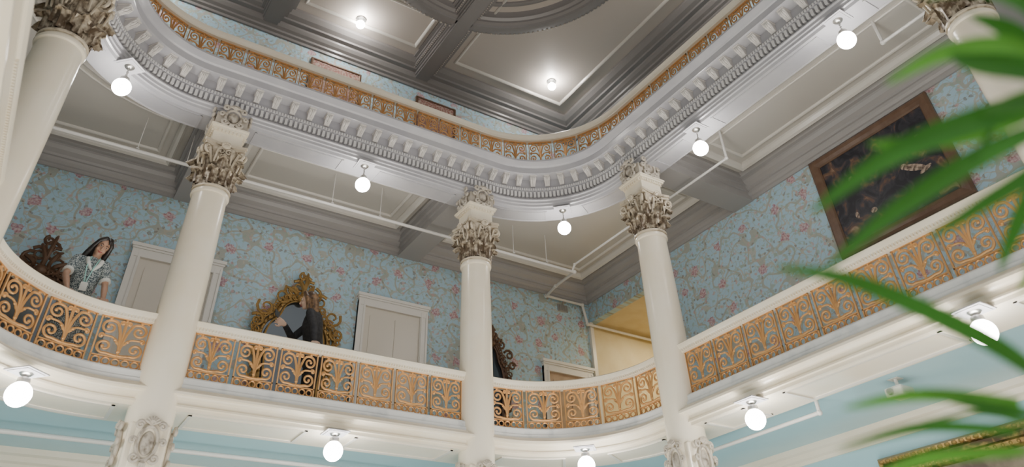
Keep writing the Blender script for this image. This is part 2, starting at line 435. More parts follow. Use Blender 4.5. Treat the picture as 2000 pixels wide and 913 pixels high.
def place_panels(s0,s1,n,off,z,label,group,h=.53):
    global panel_mesh
    L=(s1-s0)/n
    for i in range(n):
        sm=s0+L*(i+.5); x,y,nx,ny=P(sm,off)
        xa,ya,_,_=P(s0+L*i,off); xb,yb,_,_=P(s0+L*(i+1),off)
        ch=math.hypot(xb-xa,yb-ya); cx,cy_=(xa+xb)/2*.5+x*.5,(ya+yb)/2*.5+y*.5
        a=math.atan2(ny,nx)-pi/2
        if panel_mesh is None:
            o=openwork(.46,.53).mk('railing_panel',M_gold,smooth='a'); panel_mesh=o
        else:
            o=panel_mesh.copy(); C.objects.link(o)
        o.location=(cx,cy_,z); o.rotation_euler=(0,0,a); o.scale=((ch-.04)/.46,1,h/.53)
        meta(o,label,'railing panel',group)
low='copper gilded scrollwork panel in the lower balcony railing'
upl='copper gilded scrollwork panel in the upper balcony railing'
g1='openwork panels of the lower balustrade'; g2='openwork panels of the upper balustrade'
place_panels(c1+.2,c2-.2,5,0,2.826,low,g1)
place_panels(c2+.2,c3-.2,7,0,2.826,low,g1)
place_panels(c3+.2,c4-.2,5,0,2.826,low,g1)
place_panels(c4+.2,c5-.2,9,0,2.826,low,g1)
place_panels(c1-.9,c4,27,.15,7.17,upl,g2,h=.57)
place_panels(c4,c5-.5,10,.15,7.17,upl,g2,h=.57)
# ------------------------------------------------------------------ columns
def leaf(mb,ang,r0,z0,hh,w,curl):
    nu,nv=9,11; vs=[];fs=[]
    for j in range(nv):
        v=j/(nv-1)
        rr=r0+.015*v+ curl*max(0,v-.5)**1.5*1.7
        z=z0+hh*(v if v<.82 else .82-(v-.82)*1.1)
        ww=w*(.9+.25*math.sin(pi*min(1,v*1.1)))*(1-.45*max(0,v-.6)/.4)*(1+.14*math.sin(v*5*pi))
        for i in range(nu):
            u=(i/(nu-1))*2-1
            bump=.016*math.cos(u*pi)+.007*math.cos(u*4*pi)
            rad=rr+bump-.012*abs(u)
            a=ang+u*ww/r0/2
            vs.append((rad*math.cos(a),rad*math.sin(a),z-(.02*abs(u) if j>6 else 0)+.006*math.sin(u*9)))
    for j in range(nv-1):
        for i in range(nu-1):
            fs.append((j*nu+i,j*nu+i+1,(j+1)*nu+i+1,(j+1)*nu+i))
    mb.add(vs,fs)
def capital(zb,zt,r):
    H=zt-zb; mb=MB()
    mb.lathe([(r+.0,zb),(r+.025,zb+.01),(r+.025,zb+.03),(r+.0,zb+.04),(r-.01,zb+.05),(r+.0,zb+.3*H),(r+.02,zb+.6*H),(r+.06,zb+.85*H),(r+.06,zb+.88*H)],28)
    for i in range(8):
        leaf(mb,2*pi*i/8+pi/8,r+.012,zb+.045,H*.44,.165,.16)
        leaf(mb,2*pi*i/8,r+.018,zb+.12,H*.62,.15,.20)
    for i in range(4):
        T=Matrix.Rotation(pi/4+pi/2*i,4,'Z')
        for sd in (-1,1):
            pts=[(r+.03,sd*.06,zb+.5*H),(r+.06,sd*.05,zb+.66*H),(r+.09,sd*.04,zb+.80*H)]; rad=[.012,.018,.022]
            cx,cz=r+.105,zb+.75*H
            for k in range(15):
                t=k/14; an=1.9-t*2*pi*1.35; q=.058*(1-.75*t)
                pts.append((cx+q*math.cos(an),sd*(.026+.012*t),cz+q*math.sin(an))); rad.append(.022*(1-.5*t))
            mb.tube(pts,rad,6,T=T)
        T=Matrix.Rotation(pi/2*i,4,'Z')
        for sd in (-1,1):
            pts=[(r+.045,sd*.10,zb+.5*H),(r+.06,sd*.09,zb+.68*H)]; rad=[.010,.014]
            for k in range(12):
                t=k/11; an=pi*.2+t*2*pi*1.1; q=.042*(1-.75*t)
                pts.append((r+.06,sd*(.045+q*math.cos(an)),zb+.76*H+q*math.sin(an))); rad.append(.014*(1-.4*t))
            mb.tube(pts,rad,6,T=T,up=(1,0,0))
        mb.sphere((r+.06,0,zb+.90*H),(.03,.06,.05),10,8,T=T)
        for k in range(5):
            an=-.9+.45*k
            mb.sphere((r+.08,.045*math.sin(an*1.4),zb+.90*H+.035*math.cos(an*1.4)),(.015,.018,.018),6,5,T=T)
    def ab(z0,z1,s,dp):
        pts=[]
        for i in range(4):
            a0=pi/4+pi/2*i; A=Vector((math.cos(a0),math.sin(a0)))*s; B=Vector((math.cos(a0+pi/2),math.sin(a0+pi/2)))*s
            mid=Vector((math.cos(a0+pi/4),math.sin(a0+pi/4)))
            for t in [0.04,.2,.35,.5,.65,.8,.96]:
                pts.append(A.lerp(B,t)-mid*dp*math.sin(pi*t))
        n=len(pts); vs=[(p.x,p.y,z0) for p in pts]+[(p.x,p.y,z1) for p in pts]
        mb.add(vs,[tuple(range(n)),tuple(range(n,2*n))]+[(i,(i+1)%n,n+(i+1)%n,n+i) for i in range(n)])
    ab(zb+.88*H,zb+.94*H,.365,.05); ab(zb+.94*H,zt,.385,.05)
    return mb
def cartouche(w,h):
    mb=MB()
    mb.sphere((.0,0,0),(.045,w*.20,h*.26),14,10)
    mb.tube([(.02,w*.27*math.cos(2*pi*j/20),h*.34*math.sin(2*pi*j/20)) for j in range(20)],.02,7,closed=True,up=(1,0,0))
    for sx in (-1,1):
        for (cz,cyy,q,dr) in ((.34,.30,.12,1),(-.30,.27,.12,-1),(.02,.40,.09,1)):
            pts=[];rad=[]
            for k in range(14):
                t=k/13; an=(pi*.9-t*2*pi*1.2)*dr; rr=q*w*(1-.75*t)
                pts.append((.03+.02*t,sx*(cyy*w+rr*math.cos(an)),cz*h+rr*math.sin(an))); rad.append(.022*(1-.5*t))
            mb.tube(pts,rad,6,up=(1,0,0))
    for k in range(-3,4):
        a=k*.36
        mb.tube([(.03,0,.36*h),(.06,.10*w*math.sin(a),.36*h+.08*h*math.cos(a)),(.045,.22*w*math.sin(a),.36*h+.17*h*math.cos(a))],[.008,.018,.014],6)
    for k in range(-1,2):
        a=k*.5
        mb.tube([(.02,0,-.34*h),(.05,.08*w*math.sin(a),-.42*h),(.03,.16*w*math.sin(a),-.34*h-.17*h*math.cos(a))],[.01,.02,.008],6)
    return mb
cart=cartouche(.36,.34); cartL=cartouche(.34,.46)
def make_column():
    root=empty('column')
    r0,r1=.228,.205
    mb=MB(); pr=[(r0,1.8),(r0,3.0),(r0-.004,3.6),(r0-.010,4.3),(r1,5.02),(r1+.02,5.03),(r1+.025,5.05),(r1+.02,5.07),(r1+.004,5.075),(r1+.004,5.11)]
    mb.lathe(pr,48); mb.mk('shaft',M_cream,root,smooth='a')
    capital(5.09,5.74,r1).mk('capital',M_cap,root,smooth='a',label='carved acanthus leaf capital with scrolled volutes')
    mb=MB()
    mb.box(-.185,.185,-.185,.185,5.74,6.22)
    for q,z0,z1 in ((.205,5.74,5.77),(.20,5.93,5.96),(.225,5.96,5.99),(.24,5.99,6.015)): mb.box(-q,q,-q,q,z0,z1)
    for i in range(4):
        T=Matrix.Rotation(pi/2*i,4,'Z')
        for k in range(8): mb.box(.185,.215,-.185+.047*k,-.16+.047*k,5.925,5.958,T)
    mb.mk('impost_block',M_cream,root)
    mb=MB()
    for i in range(4):
        T=Matrix.Rotation(pi/2*i,4,'Z')@Matrix.Translation((.20,0,6.17))
        mb.merge(cart,T)
    mb.box(-.2,.2,-.2,.2,6.03,6.22)
    mb.mk('cartouche_ornament',M_cart,root,smooth='a',label='plaster shield ornament with scrolls')
    mb=MB(); mb.box(-.19,.19,-.19,.19,1.6,2.30); mb.mk('lower_block',M_cream,root,bevel=.02)
    mb=MB()
    for i in range(4):
        T=Matrix.Rotation(pi/2*i,4,'Z')@Matrix.Translation((.215,0,2.10))
        mb.merge(cartL,T)
    mb.mk('lower_cartouche',M_cart,root,smooth='a',label='plaster shield ornament below the balcony')
    return root
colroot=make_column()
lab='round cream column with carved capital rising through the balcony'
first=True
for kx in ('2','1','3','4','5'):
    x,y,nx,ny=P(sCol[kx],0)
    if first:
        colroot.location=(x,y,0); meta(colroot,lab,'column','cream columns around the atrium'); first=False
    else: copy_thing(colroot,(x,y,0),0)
# ------------------------------------------------------------------ pendant lamps
def make_lamp(short=False):
    root=empty('pendant_lamp')
    o=-.14 if short else 0
    mb=MB(); mb.lathe([(0,.34+o),(.055,.34+o),(.06,.325+o),(.045,.305+o),(.02,.295+o),(0,.295+o)],20); mb.mk('canopy',M_metal,root,smooth='a')
    if not short:
        mb=MB()
        for k in range(7):
            z=.295-.02*k
            mb.tube([(.011*math.cos(2*pi*j/10)*(1 if k%2 else .3),.011*math.cos(2*pi*j/10)*(.3 if k%2 else 1),z+.016*math.sin(2*pi*j/10)) for j in range(10)],.0035,5,closed=True)
        mb.mk('chain',M_metal,root,smooth=True)
    mb=MB(); mb.lathe([(0,.175),(.018,.175),(.022,.15),(.05,.14),(.056,.11),(.052,.095),(0,.095)],20); mb.mk('holder',M_metal,root,smooth='a')
    mb=MB(); mb.sphere((0,0,0),.105,28,18); mb.mk('globe',M_globe,root,smooth=True,label='glowing white glass globe')
    return root
LP=[(2.97,8.23,5.88),(6.20,7.79,5.88),(-.30,7.73,5.88),(6.60,5.15,5.88),(6.60,2.76,5.88),
    (2.95,8.15,2.27),(5.93,7.45,2.27),(-.14,7.62,2.27),(6.46,5.20,2.27),(6.42,2.67,2.27)]
la=make_lamp(); lb=make_lamp(True)
meta(la,'white glass globe pendant lamp hanging from the cornice soffit','lamp','globe pendant lamps')
meta(lb,'white glass globe lamp on a short stem under the balcony','lamp','globe lamps under the balcony')
plates=MB()
for i,(x,y,z) in enumerate(LP):
    r_=la if i<5 else lb
    if i in (0,5): r_.location=(x,y,z)
    else: copy_thing(r_,(x,y,z))
    z=6.22 if i<5 else 2.47
    ang=0 if i in (0,3,4,5,8,9) else pi/4
    T=Matrix.Translation((x,y,z))@Matrix.Rotation(ang,4,'Z')
    for q,h in ((.13,.010),(.105,.016)): plates.box(-q,q,-q,q,-h,.0,T)
plates.mk('trim_14',M_corn,**ST)
# ------------------------------------------------------------------ gallery ceiling beams and coffers
def frame_rect(mb,x0,x1,y0,y1,z,w=.07,h=.05):
    sweep_poly([(x0,y0),(x1,y0),(x1,y1),(x0,y1)],[(0,z),(0,z-h*.6),(w*.3,z-h),(w*.7,z-h*.8),(w,z-h*.3),(w,z)],True,mb)
bm_=MB()
def beam_x(mb,xc,y0,y1,zb,zt,w):
    mb.box(xc-w/2,xc+w/2,y0,y1,zb,zt); mb.box(xc-w/2-.03,xc+w/2+.03,y0,y1,zb+.12,zt); mb.box(xc-w/2-.07,xc+w/2+.07,y0,y1,zb+.20,zt); mb.box(xc-w/2-.12,xc+w/2+.12,y0,y1,zt-.06,zt)
def beam_y(mb,yc,x0,x1,zb,zt,w):
    mb.box(x0,x1,yc-w/2,yc+w/2,zb,zt); mb.box(x0,x1,yc-w/2-.03,yc+w/2+.03,zb+.12,zt); mb.box(x0,x1,yc-w/2-.07,yc+w/2+.07,zb+.20,zt); mb.box(x0,x1,yc-w/2-.12,yc+w/2+.12,zt-.06,zt)
for xc in (1.034,4.843): beam_x(bm_,xc,8.5,W,6.33,6.70,.42)
for yc in (6.369,1.6): beam_y(bm_,yc,6.9,RW,6.33,6.70,.42); beam_y(bm_,yc,LW,-1.15,6.33,6.70,.42)
bm_.mk('trim_15',M_beam,**ST)
fr=MB()
def coffer(x0,x1,y0,y1,z,fr,w1=.10):
    frame_rect(fr,x0,x1,y0,y1,z,w1,.10); frame_rect(fr,x0+.22,x1-.22,y0+.22,y1-.22,z,.05,.03)
coffer(1.45,4.42,8.95,10.25,6.70,fr)
coffer(7.3,8.48,2.05,5.92,6.70,fr)
coffer(-2.75,-1.5,2.05,5.92,6.70,fr)
def corner(sgn):
    cx=cxr if sgn>0 else cxl; outx=RW-.42 if sgn>0 else LW+.42; xa=4.843+.42 if sgn>0 else 1.034-.42
    for d,w,h in ((0,.10,.10),(.2,.05,.03)):
        arc=[]; ra=rc+.72+d
        for i in range(17):
            a=pi/2*i/16
            arc.append((cx+sgn*ra*math.cos(a),cyc+ra*math.sin(a)))
        arc=[p for p in arc if p[1]>6.369+.42+d and (p[0]-xa)*sgn>d]
        y0=6.369+.42+d
        poly=[(outx-sgn*d,y0),(outx-sgn*d,W-.42-d),(xa+sgn*d,W-.42-d),(xa+sgn*d,cyc+ra)]+arc[::-1]+[(cx+sgn*ra,y0)]
        if sgn<0: poly=poly[::-1]
        sweep_poly(poly,[(0,6.70),(0,6.70-h*.6),(w*.3,6.70-h),(w*.7,6.70-h*.8),(w,6.70-h*.3),(w,6.70)],True,fr)
corner(1); corner(-1)
fr.mk('trim_16',M_gframe,**ST)
# ------------------------------------------------------------------ top ceiling
tb=MB()
def tbeam(x0,x1,y0,y1,along):
    for d,z in ((0,10.56),(.03,10.60),(.06,10.66),(.12,10.70),(.15,10.75),(.21,10.80)):
        if along=='y': tb.box(x0-d,x1+d,y0,y1,z,10.85)
        else: tb.box(x0,x1,y0-d,y1+d,z,10.85)
for xc in (4.82,1.55,-1.7): tbeam(xc-.14,xc+.14,Y0,W,'y')
tbeam(LW,1.7,8.30,8.55,'x')
tb.mk('trim_17',M_tbeam,**ST)
tf=MB()
frame_rect(tf,5.30,8.10,2.2,9.92,10.85,.06,.05)
frame_rect(tf,2.0,4.40,8.95,9.92,10.85,.06,.05)
frame_rect(tf,-1.2,1.1,8.95,9.92,10.85,.06,.05)
tf.mk('trim_18',M_gceil,**ST)
rg=MB(); rx,ry=4.4,6.3
pro=[(2.68,10.86),(2.68,10.80),(2.66,10.79),(2.655,10.74),(2.62,10.72),(2.60,10.68),(2.52,10.66),(2.50,10.62),(2.42,10.60),(2.34,10.60),(2.32,10.64),(2.26,10.66),(2.25,10.70),(2.19,10.73),(2.18,10.79),(2.14,10.86)]
rg.lathe(pro,128,axis=(rx,ry)); 
rg.lathe([(1.98,10.86),(1.98,10.82),(1.94,10.80),(1.88,10.81),(1.87,10.86)],96,axis=(rx,ry))
rg.lathe([(1.55,10.86),(1.55,10.81),(1.50,10.79),(1.40,10.80),(1.38,10.86)],96,axis=(rx,ry))
rg.mk('trim_19',M_tbeam,smooth='a',**ST)
bd=MB()
for i in range(170):
    a=2*pi*i/170; bd.sphere((rx+2.585*math.cos(a),ry+2.585*math.sin(a),10.665),.022,6,4)
for xc in (4.82-.24,4.82+.24):
    for k in range(120):
        bd.sphere((xc,4+k*.055,10.70),.016,6,4)
bd.mk('trim_20',M_tceil,smooth=True,**ST)
M_bulb=mat('bulb_glass',(1,1,1),.3,emit=200)
def make_bulb():
    root=empty('ceiling_light')
    mb=MB(); mb.lathe([(0,.0),(.09,.0),(.10,-.02),(.06,-.04),(.045,-.07),(0,-.07)],20); mb.mk('socket',M_metal,root,smooth='a')
    mb=MB(); mb.sphere((0,0,-.15),.085,20,14); mb.mk('bulb',M_bulb,root,smooth=True)
    return root
b0=make_bulb()
bp=[(3.11,9.78,10.85),(7.47,9.36,10.85),(-.4,9.66,10.85),(7.45,5.0,10.85)]
for i,p in enumerate(bp):
    if i==0: b0.location=p; meta(b0,'bare round white bulb fixed to the panelled ceiling','ceiling light','round ceiling bulbs')
    else: copy_thing(b0,p)
# ------------------------------------------------------------------ doors
def door(i,x0,x1,zt,mleaf,mframe):
    f=empty('door_%d'%i,((x0+x1)/2,W,2.6),kind='structure')
    hw=(x1-x0)/2; H=zt-2.6; fw=.13
    mb=MB()
    for d,a,b in ((.05,0,fw),(.07,.0,.035),(.065,fw-.04,fw-.01)):
        mb.box(-hw+a,-hw+b,-d,0,0,H-.1); mb.box(hw-b,hw-a,-d,0,0,H-.1)
    mb.box(-hw,hw,-.06,0,H-.18,H-.02); mb.box(-hw-.03,hw+.03,-.10,0,H-.03,H+.02); mb.box(-hw-.01,hw+.01,-.08,0,H-.06,H-.03)
    mb.mk('frame',mframe,f)
    mb=MB(); iw=hw-fw
    mb.box(-iw,iw,-.012,0,0,H-.18)
    for a,b in [(-iw+.1,-.05),(.05,iw-.1)]:
        for z0,z1 in ((.2,1.0),(1.15,H-.32)):
            for q,d in ((0,.026),(.03,.016)):
                mb.box(a+q,b-q,-d,0,z0+q,z1-q)
    mb.mk('door_leaf',mleaf,f)
    mb=MB(); mb.sphere((iw-.06,-.06,1.02),.028,12,8); mb.tube([(iw-.06,-.01,1.02),(iw-.06,-.05,1.02)],.01,8); mb.mk('knob',M_metal,f,smooth=True)
door(1,.50,1.78,5.43,M_door,M_dframe)
door(2,3.99,5.26,5.45,M_door,M_dframe)
door(3,7.66,8.80,4.97,M_tan,M_dframe)
bl=MB(); sweep_poly([(RW,Y0),(RW,8.5)],[(0,2.6),(.03,2.6),(.03,2.8),(0,2.82)],False,bl); bl.mk('baseboard_right',M_cream,**ST)
mb=MB(); mb.box(8.12,8.36,W-.02,W,6.06,6.2)
for k in range(5): mb.box(8.13+.046*k,8.15+.046*k,W-.03,W,6.07,6.19)
mb.mk('vent_grille',M_metal,label='small metal ventilation grille on floral wall',cat='vent')
# ------------------------------------------------------------------ ornate mirrors
def ornate(name,cx,zb,w,h,mf,label,crest=1.0,seed=1):
    rnd=random.Random(seed)
    root=empty(name,(cx,W-.10,zb),label=label,cat='mirror')
    a=w/2-.16; hs=h*.58; top=h*.78
    half=[(a*.9,.10),(a*1.02,.3*hs),(a*.95,.6*hs),(a*1.05,.9*hs),(a*1.12,hs+.02),(a*.98,hs+(top-hs)*.35),(a*.72,hs+(top-hs)*.55),(a*.55,hs+(top-hs)*.85),(a*.28,top),(0,top+.02)]
    ptsR=cat_rom([(x,0,z) for x,z in half],4); ptsL=[Vector((-p.x*1.03,0,p.z)) for p in ptsR][::-1]
    path=ptsR+ptsL[1:]
    mb=MB()
    mb.tube(path,.034,8,up=(0,1,0)); mb.tube([(p[0]*.86,-.03,p[2]-.03) for p in path],.015,6,up=(0,1,0)); mb.tube([(p[0]*1.16,-.0,p[2]+.03) for p in path],.024,6,up=(0,1,0))
    mb.box(-a,a,-.05,.04,.02,.14)
    def scroll(x,z,q,sx,tu=1.2,r=.024,a0=.5):
        pts=[];rad=[]
        for k in range(14):
            t=k/13; an=a0+sx*t*2*pi*tu; rr=q*(1-.8*t)
            pts.append((x+rr*math.cos(an),-.05-.03*t,z+rr*math.sin(an))); rad.append(r*(1-.5*t))
        mb.tube(pts,rad,6,up=(0,1,0))
    for i,p in enumerate(path):
        sx=1 if p[0]>0 else -1
        scroll(p[0]*1.18+rnd.uniform(-.02,.02),p[2]+.03,.035+rnd.random()*.045,sx,1.1,.014,rnd.random()*6)
        if i%2: mb.sphere((p[0],-.05,p[2]),(.020,.02,.035),7,5)
    for (x,z,q,sx) in ((-.24,.02,.10,-1),(.24,.03,.09,1),(-.13,.12,.09,1),(.14,.11,.10,-1),(-.07,.20,.08,-1),(.08,.22,.08,1),(.02,.30,.07,1),(-.02,.38,.05,1),(-.42,-.2,.10,1),(.42,-.18,.10,-1),(-.5,-.42,.08,-1),(.5,-.42,.08,1)):
        scroll(x*w,top+z*crest,q*w*1.15,sx,1.3,.024,rnd.random()*3)
    for (x0,x1,l) in ((-.02,-.06,.34),(.0,.03,.47),(.05,.11,.28),(-.1,-.17,.18),(.1,.2,.16)):
        mb.tube(cat_rom([(x0*w,-.03,top+.05),(x0*w+.02,-.09,top+l*.45*crest),(x1*w,-.06,top+l*.85*crest),(x1*w*1.3,-.02,top+l*crest)],3),[.02,.024,.028,.030,.030,.028,.026,.022,.017,.012],6)
    mb.sphere((0,-.06,top+.02),(.08,.05,.07),10,8)
    for sx in (-1,1):
        for k in range(6):
            z=hs-.05-k*.17; mb.tube([(sx*a*1.08,-.02,z),(sx*(a*1.1+.07),-.05,z+.03),(sx*(a*1.1+.12),-.03,z+.12)],[.020,.022,.008],6)
    mb.mk('carved_frame',mf,root,smooth='a')
    mb=MB(); n=len(path); vs=[(p[0]*.98,.02,p[2]) for p in path]; mb.add(vs,[tuple(range(n))]); mb.mk('mirror_glass',M_glass,root)
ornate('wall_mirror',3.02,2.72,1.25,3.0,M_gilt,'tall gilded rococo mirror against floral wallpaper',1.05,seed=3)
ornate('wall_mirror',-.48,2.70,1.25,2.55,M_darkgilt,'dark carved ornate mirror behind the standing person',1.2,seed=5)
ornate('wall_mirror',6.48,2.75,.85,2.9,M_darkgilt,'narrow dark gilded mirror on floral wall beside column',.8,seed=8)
M_rug=mat('dark_red_textile',(.25,.10,.08),.7,col2=(.40,.30,.25),scale=25,detail=6)
for i,(a,b_) in enumerate(((2.49,3.55),(4.79,5.75))):
    root=empty('framed_picture',((a+b_)/2,W,9.0),label='dark framed textile picture on the upper gallery wall',cat='picture',group='pictures on the upper gallery')
    hw=(b_-a)/2
    mb=MB()
    for (x0,x1,z0,z1) in ((-hw,hw,0,.05),(-hw,hw,1.17,1.21),(-hw,-hw+.05,0,1.2),(hw-.05,hw,0,1.2)): mb.box(x0,x1,-.05,0,z0,z1)
    mb.mk('frame',M_darkgilt,root,bevel=.012)
    mb=MB(); mb.box(-hw+.03,hw-.03,-.03,0,.03,1.19); mb.mk('picture',M_rug,root)
# ------------------------------------------------------------------ big painting on right wall
def painting():
    root=empty('framed_painting',(RW,4.03,4.69),label='large dark oil painting in a wide brown wooden frame',cat='painting')
    hw=.98; H=1.63
    M_fr=mat('brown_frame',(.13,.072,.045),.35,col2=(.16,.095,.06),scale=6)
    mb=MB()
    prof=[(0,0),(0,-.05),(.03,-.07),(.08,-.065),(.13,-.05),(.15,-.03),(.15,0)]
    m2=MB(); sweep_poly([(-hw,0),(hw,0),(hw,H),(-hw,H)],prof,True,m2)
    mb.v=[(p[2],p[0],p[1]) for p in m2.v]; mb.f=m2.f
    mb.mk('frame',M_fr,root)
    m,nt,b=newmat('dark_oil_paint'); N=nt.nodes; L=nt.links
    tc=N.new('ShaderNodeTexCoord'); n=N.new('ShaderNodeTexNoise'); n.inputs['Scale'].default_value=4.5; n.inputs['Detail'].default_value=6; n.inputs['Distortion'].default_value=1.2
    L.new(tc.outputs['Object'],n.inputs['Vector']); r=N.new('ShaderNodeValToRGB'); L.new(n.outputs['Fac'],r.inputs['Fac'])
    e=r.color_ramp.elements; e[0].position=.42; e[0].color=(.015,.015,.022,1); e[1].position=.82; e[1].color=(.46,.32,.22,1)
    x=e.new(.54); x.color=(.04,.038,.05,1); x=e.new(.64); x.color=(.15,.08,.05,1)
    L.new(r.outputs['Color'],b.inputs['Base Color']); b.inputs['Roughness'].default_value=.45
    mb=MB(); mb.box(-.02,0,-hw+.1,hw-.1,.1,H-.1); mb.mk('canvas',m,root)
    M_fl=mat('painted_flesh',(.50,.38,.30),.45,col2=(.12,.08,.06),scale=22,detail=6)
    for (y,z,ry,rz,t) in ((-.42,.72,.17,.05,.5),(-.30,.80,.045,.045,0),(-.55,.62,.10,.03,-.3),(.45,1.05,.04,.04,0),(.30,.45,.05,.04,0),(.55,.5,.03,.05,0),(-.62,1.1,.04,.03,0)):
        mb=MB(); T=Matrix.Rotation(t,4,'X'); mb.sphere((0,0,0),(.003,ry,rz),14,8,T=T)
        mb.mk('painted_figure',M_fl,root,smooth=True,loc=(-.021,y,z))
painting()
def lower_frame():
    root=empty('framed_painting',(RW,3.6,.6),label='ornate wide gilded frame on the teal lower wall',cat='painting')
    hw=1.86; H=1.58
    mb=MB(); prof=[(0,0),(0,-.06),(.03,-.10),(.07,-.09),(.09,-.06),(.14,-.05),(.17,-.08),(.21,-.07),(.24,-.03),(.24,0)]
    m2=MB(); sweep_poly([(-hw,0),(hw,0),(hw,H),(-hw,H)],prof,True,m2)
    mb.v=[(p[2],p[0],p[1]) for p in m2.v]; mb.f=list(m2.f)
    k=-hw
    while k<hw:
        mb.sphere((-.09,k,H-.05),(.03,.035,.025),6,5); mb.sphere((-.075,k+.03,H-.19),(.02,.02,.02),6,4); k+=.085
    mb.mk('frame',M_gilt,root,smooth='a')
    mb=MB(); mb.box(-.02,0,-hw+.2,hw-.2,.2,H-.2); mb.mk('canvas',mat('brown_canvas',(.10,.07,.05),.5,col2=(.25,.2,.14),scale=3),root)
lower_frame()
# ------------------------------------------------------------------ pipes
def pipe(name,runs,label):
    mb=MB()
    for pts,r in runs:
        for a,b in zip(pts[:-1],pts[1:]): mb.tube([a,b],r,10)
        for p in pts[1:-1]: mb.sphere(p,r*1.5,12,8)
    mb.mk(name,M_pipe,smooth='a',label=label,cat='pipe')
zp=6.10; ypp=9.30
pipe('sprinkler_pipe',[([(-3.1,ypp,zp),(7.50,9.25,zp),(7.62,10.0,zp+.08),(7.80,W-.10,6.26),(8.68,W-.10,6.26),(8.76,W-.10,5.87),(11.7,W-.10,5.85)],.027),
    ([(7.45,9.25,zp),(7.45,9.16,zp+.1),(7.45,5.4,zp+.08),(7.45,5.4,6.72)],.020)],'white sprinkler pipe running below the gallery ceiling and into the corridor')
pipe('sprinkler_pipe',[([(7.53,2.76,6.72),(7.53,2.76,6.32),(7.53,-.5,6.32),(RW+.02,-.5,6.32)],.022)],'thin white sprinkler pipe on the gallery ceiling')
hg=None
for (x,y) in ((.1,ypp),(.75,ypp),(2.9,ypp),(3.7,ypp),(6.2,9.26),(6.9,9.26)):
    mb=MB(); mb.tube([(0,0,.05),(0,0,6.70-zp)],.006,6); mb.box(-.02,.02,-.02,.02,.042,.055)
    if hg is None: hg=mb.mk('pipe_hanger',M_pipe,loc=(x,y,zp),label='thin rod hanger holding the sprinkler pipe',cat='pipe hanger',group='pipe hangers')
    else:
        o=hg.copy(); C.objects.link(o); o.location=(x,y,zp)
pipe('sprinkler_pipe',[([(-3,9.4,2.42),(5.5,9.4,2.42)],.026)],'white sprinkler pipe below the teal ceiling')
pipe('sprinkler_pipe',[([(7.3,7.5,2.40),(7.3,5.0,2.40),(7.3,5.0,2.56)],.022)],'white sprinkler pipe under the balcony beside the wall')
pj=empty('projector',(7.57,4.18,2.56),label='small white projector fixed under the teal ceiling',cat='projector')
mb=MB(); mb.box(-.12,.12,-.10,.10,-.20,-.10); mb.mk('body',M_white,pj,bevel=.02)
mb=MB(); mb.tube([(0,0,-.10),(0,0,0)],.018,10); mb.box(-.06,.06,-.06,.06,-.012,0); mb.mk('bracket',M_white,pj)
mb=MB(); mb.tube([(-.12,.03,-.15),(-.15,.03,-.15)],[.035,.03],14); mb.mk('lens',M_metal,pj)
# ------------------------------------------------------------------ people
M_skin1=mat('skin_tan',(.46,.27,.18),.5,col2=(.50,.30,.21),scale=12)
M_skin2=mat('skin_light',(.62,.42,.32),.5,col2=(.65,.45,.35),scale=12)
M_hair1=mat('black_hair',(.012,.010,.010),.35,col2=(.03,.022,.02),scale=40)
M_hair2=mat('brown_hair',(.06,.032,.018),.4,col2=(.24,.14,.07),scale=18,detail=6)
M_black=mat('black_cloth',(.015,.016,.02),.7,col2=(.03,.03,.035),scale=30)
M_whitec=mat('white_cloth',(.72,.73,.70),.7)
M_lip=mat('lip_paint',(.40,.10,.09),.4); M_eye=mat('eye_white',(.7,.68,.65),.2); M_iris=mat('eye_dark',(.02,.012,.01),.2)
M_lan=mat('lanyard_cloth',(.35,.65,.62),.6)
def tweed():
    m,nt,b=newmat('patterned_dress'); N=nt.nodes;L=nt.links
    tc=N.new('ShaderNodeTexCoord'); v=N.new('ShaderNodeTexVoronoi'); v.inputs['Scale'].default_value=95; L.new(tc.outputs['Object'],v.inputs['Vector'])
    r=N.new('ShaderNodeValToRGB'); r.color_ramp.elements[0].position=.40; r.color_ramp.elements[0].color=(.55,.60,.59,1); r.color_ramp.elements[1].position=.54; r.color_ramp.elements[1].color=(.07,.10,.12,1)
    L.new(v.outputs['Distance'],r.inputs['Fac']); L.new(r.outputs['Color'],b.inputs['Base Color']); b.inputs['Roughness'].default_value=.8; return m
M_dress=tweed()
def frame_from(fwd,up):
    f=Vector(fwd).normalized(); u=Vector(up); u=(u-f*u.dot(f)).normalized(); r=f.cross(u)
    return Matrix(((r.x,f.x,u.x),(r.y,f.y,u.y),(r.z,f.z,u.z))).to_4x4()
def head_parts(mb,c,F):
    T=Matrix.Translation(c)@F
    mb.sphere((0,-.012,.025),(.074,.092,.088),20,14,T)
    mb.sphere((0,.022,-.035),(.058,.066,.072),18,12,T)
    mb.sphere((0,.045,-.085),(.030,.030,.028),12,8,T)
    mb.tube([(0,.082,.01),(0,.100,-.022),(0,.106,-.036)],[.009,.012,.014],8,T=T); mb.sphere((0,.102,-.038),(.016,.012,.010),8,6,T)
    for s in (-1,1):
        mb.sphere((s*.075,-.008,-.012),(.010,.020,.032),10,8,T)
        mb.sphere((s*.034,.062,-.040),(.022,.018,.020),10,8,T)
        mb.sphere((s*.030,.075,.020),(.022,.011,.008),8,6,T)
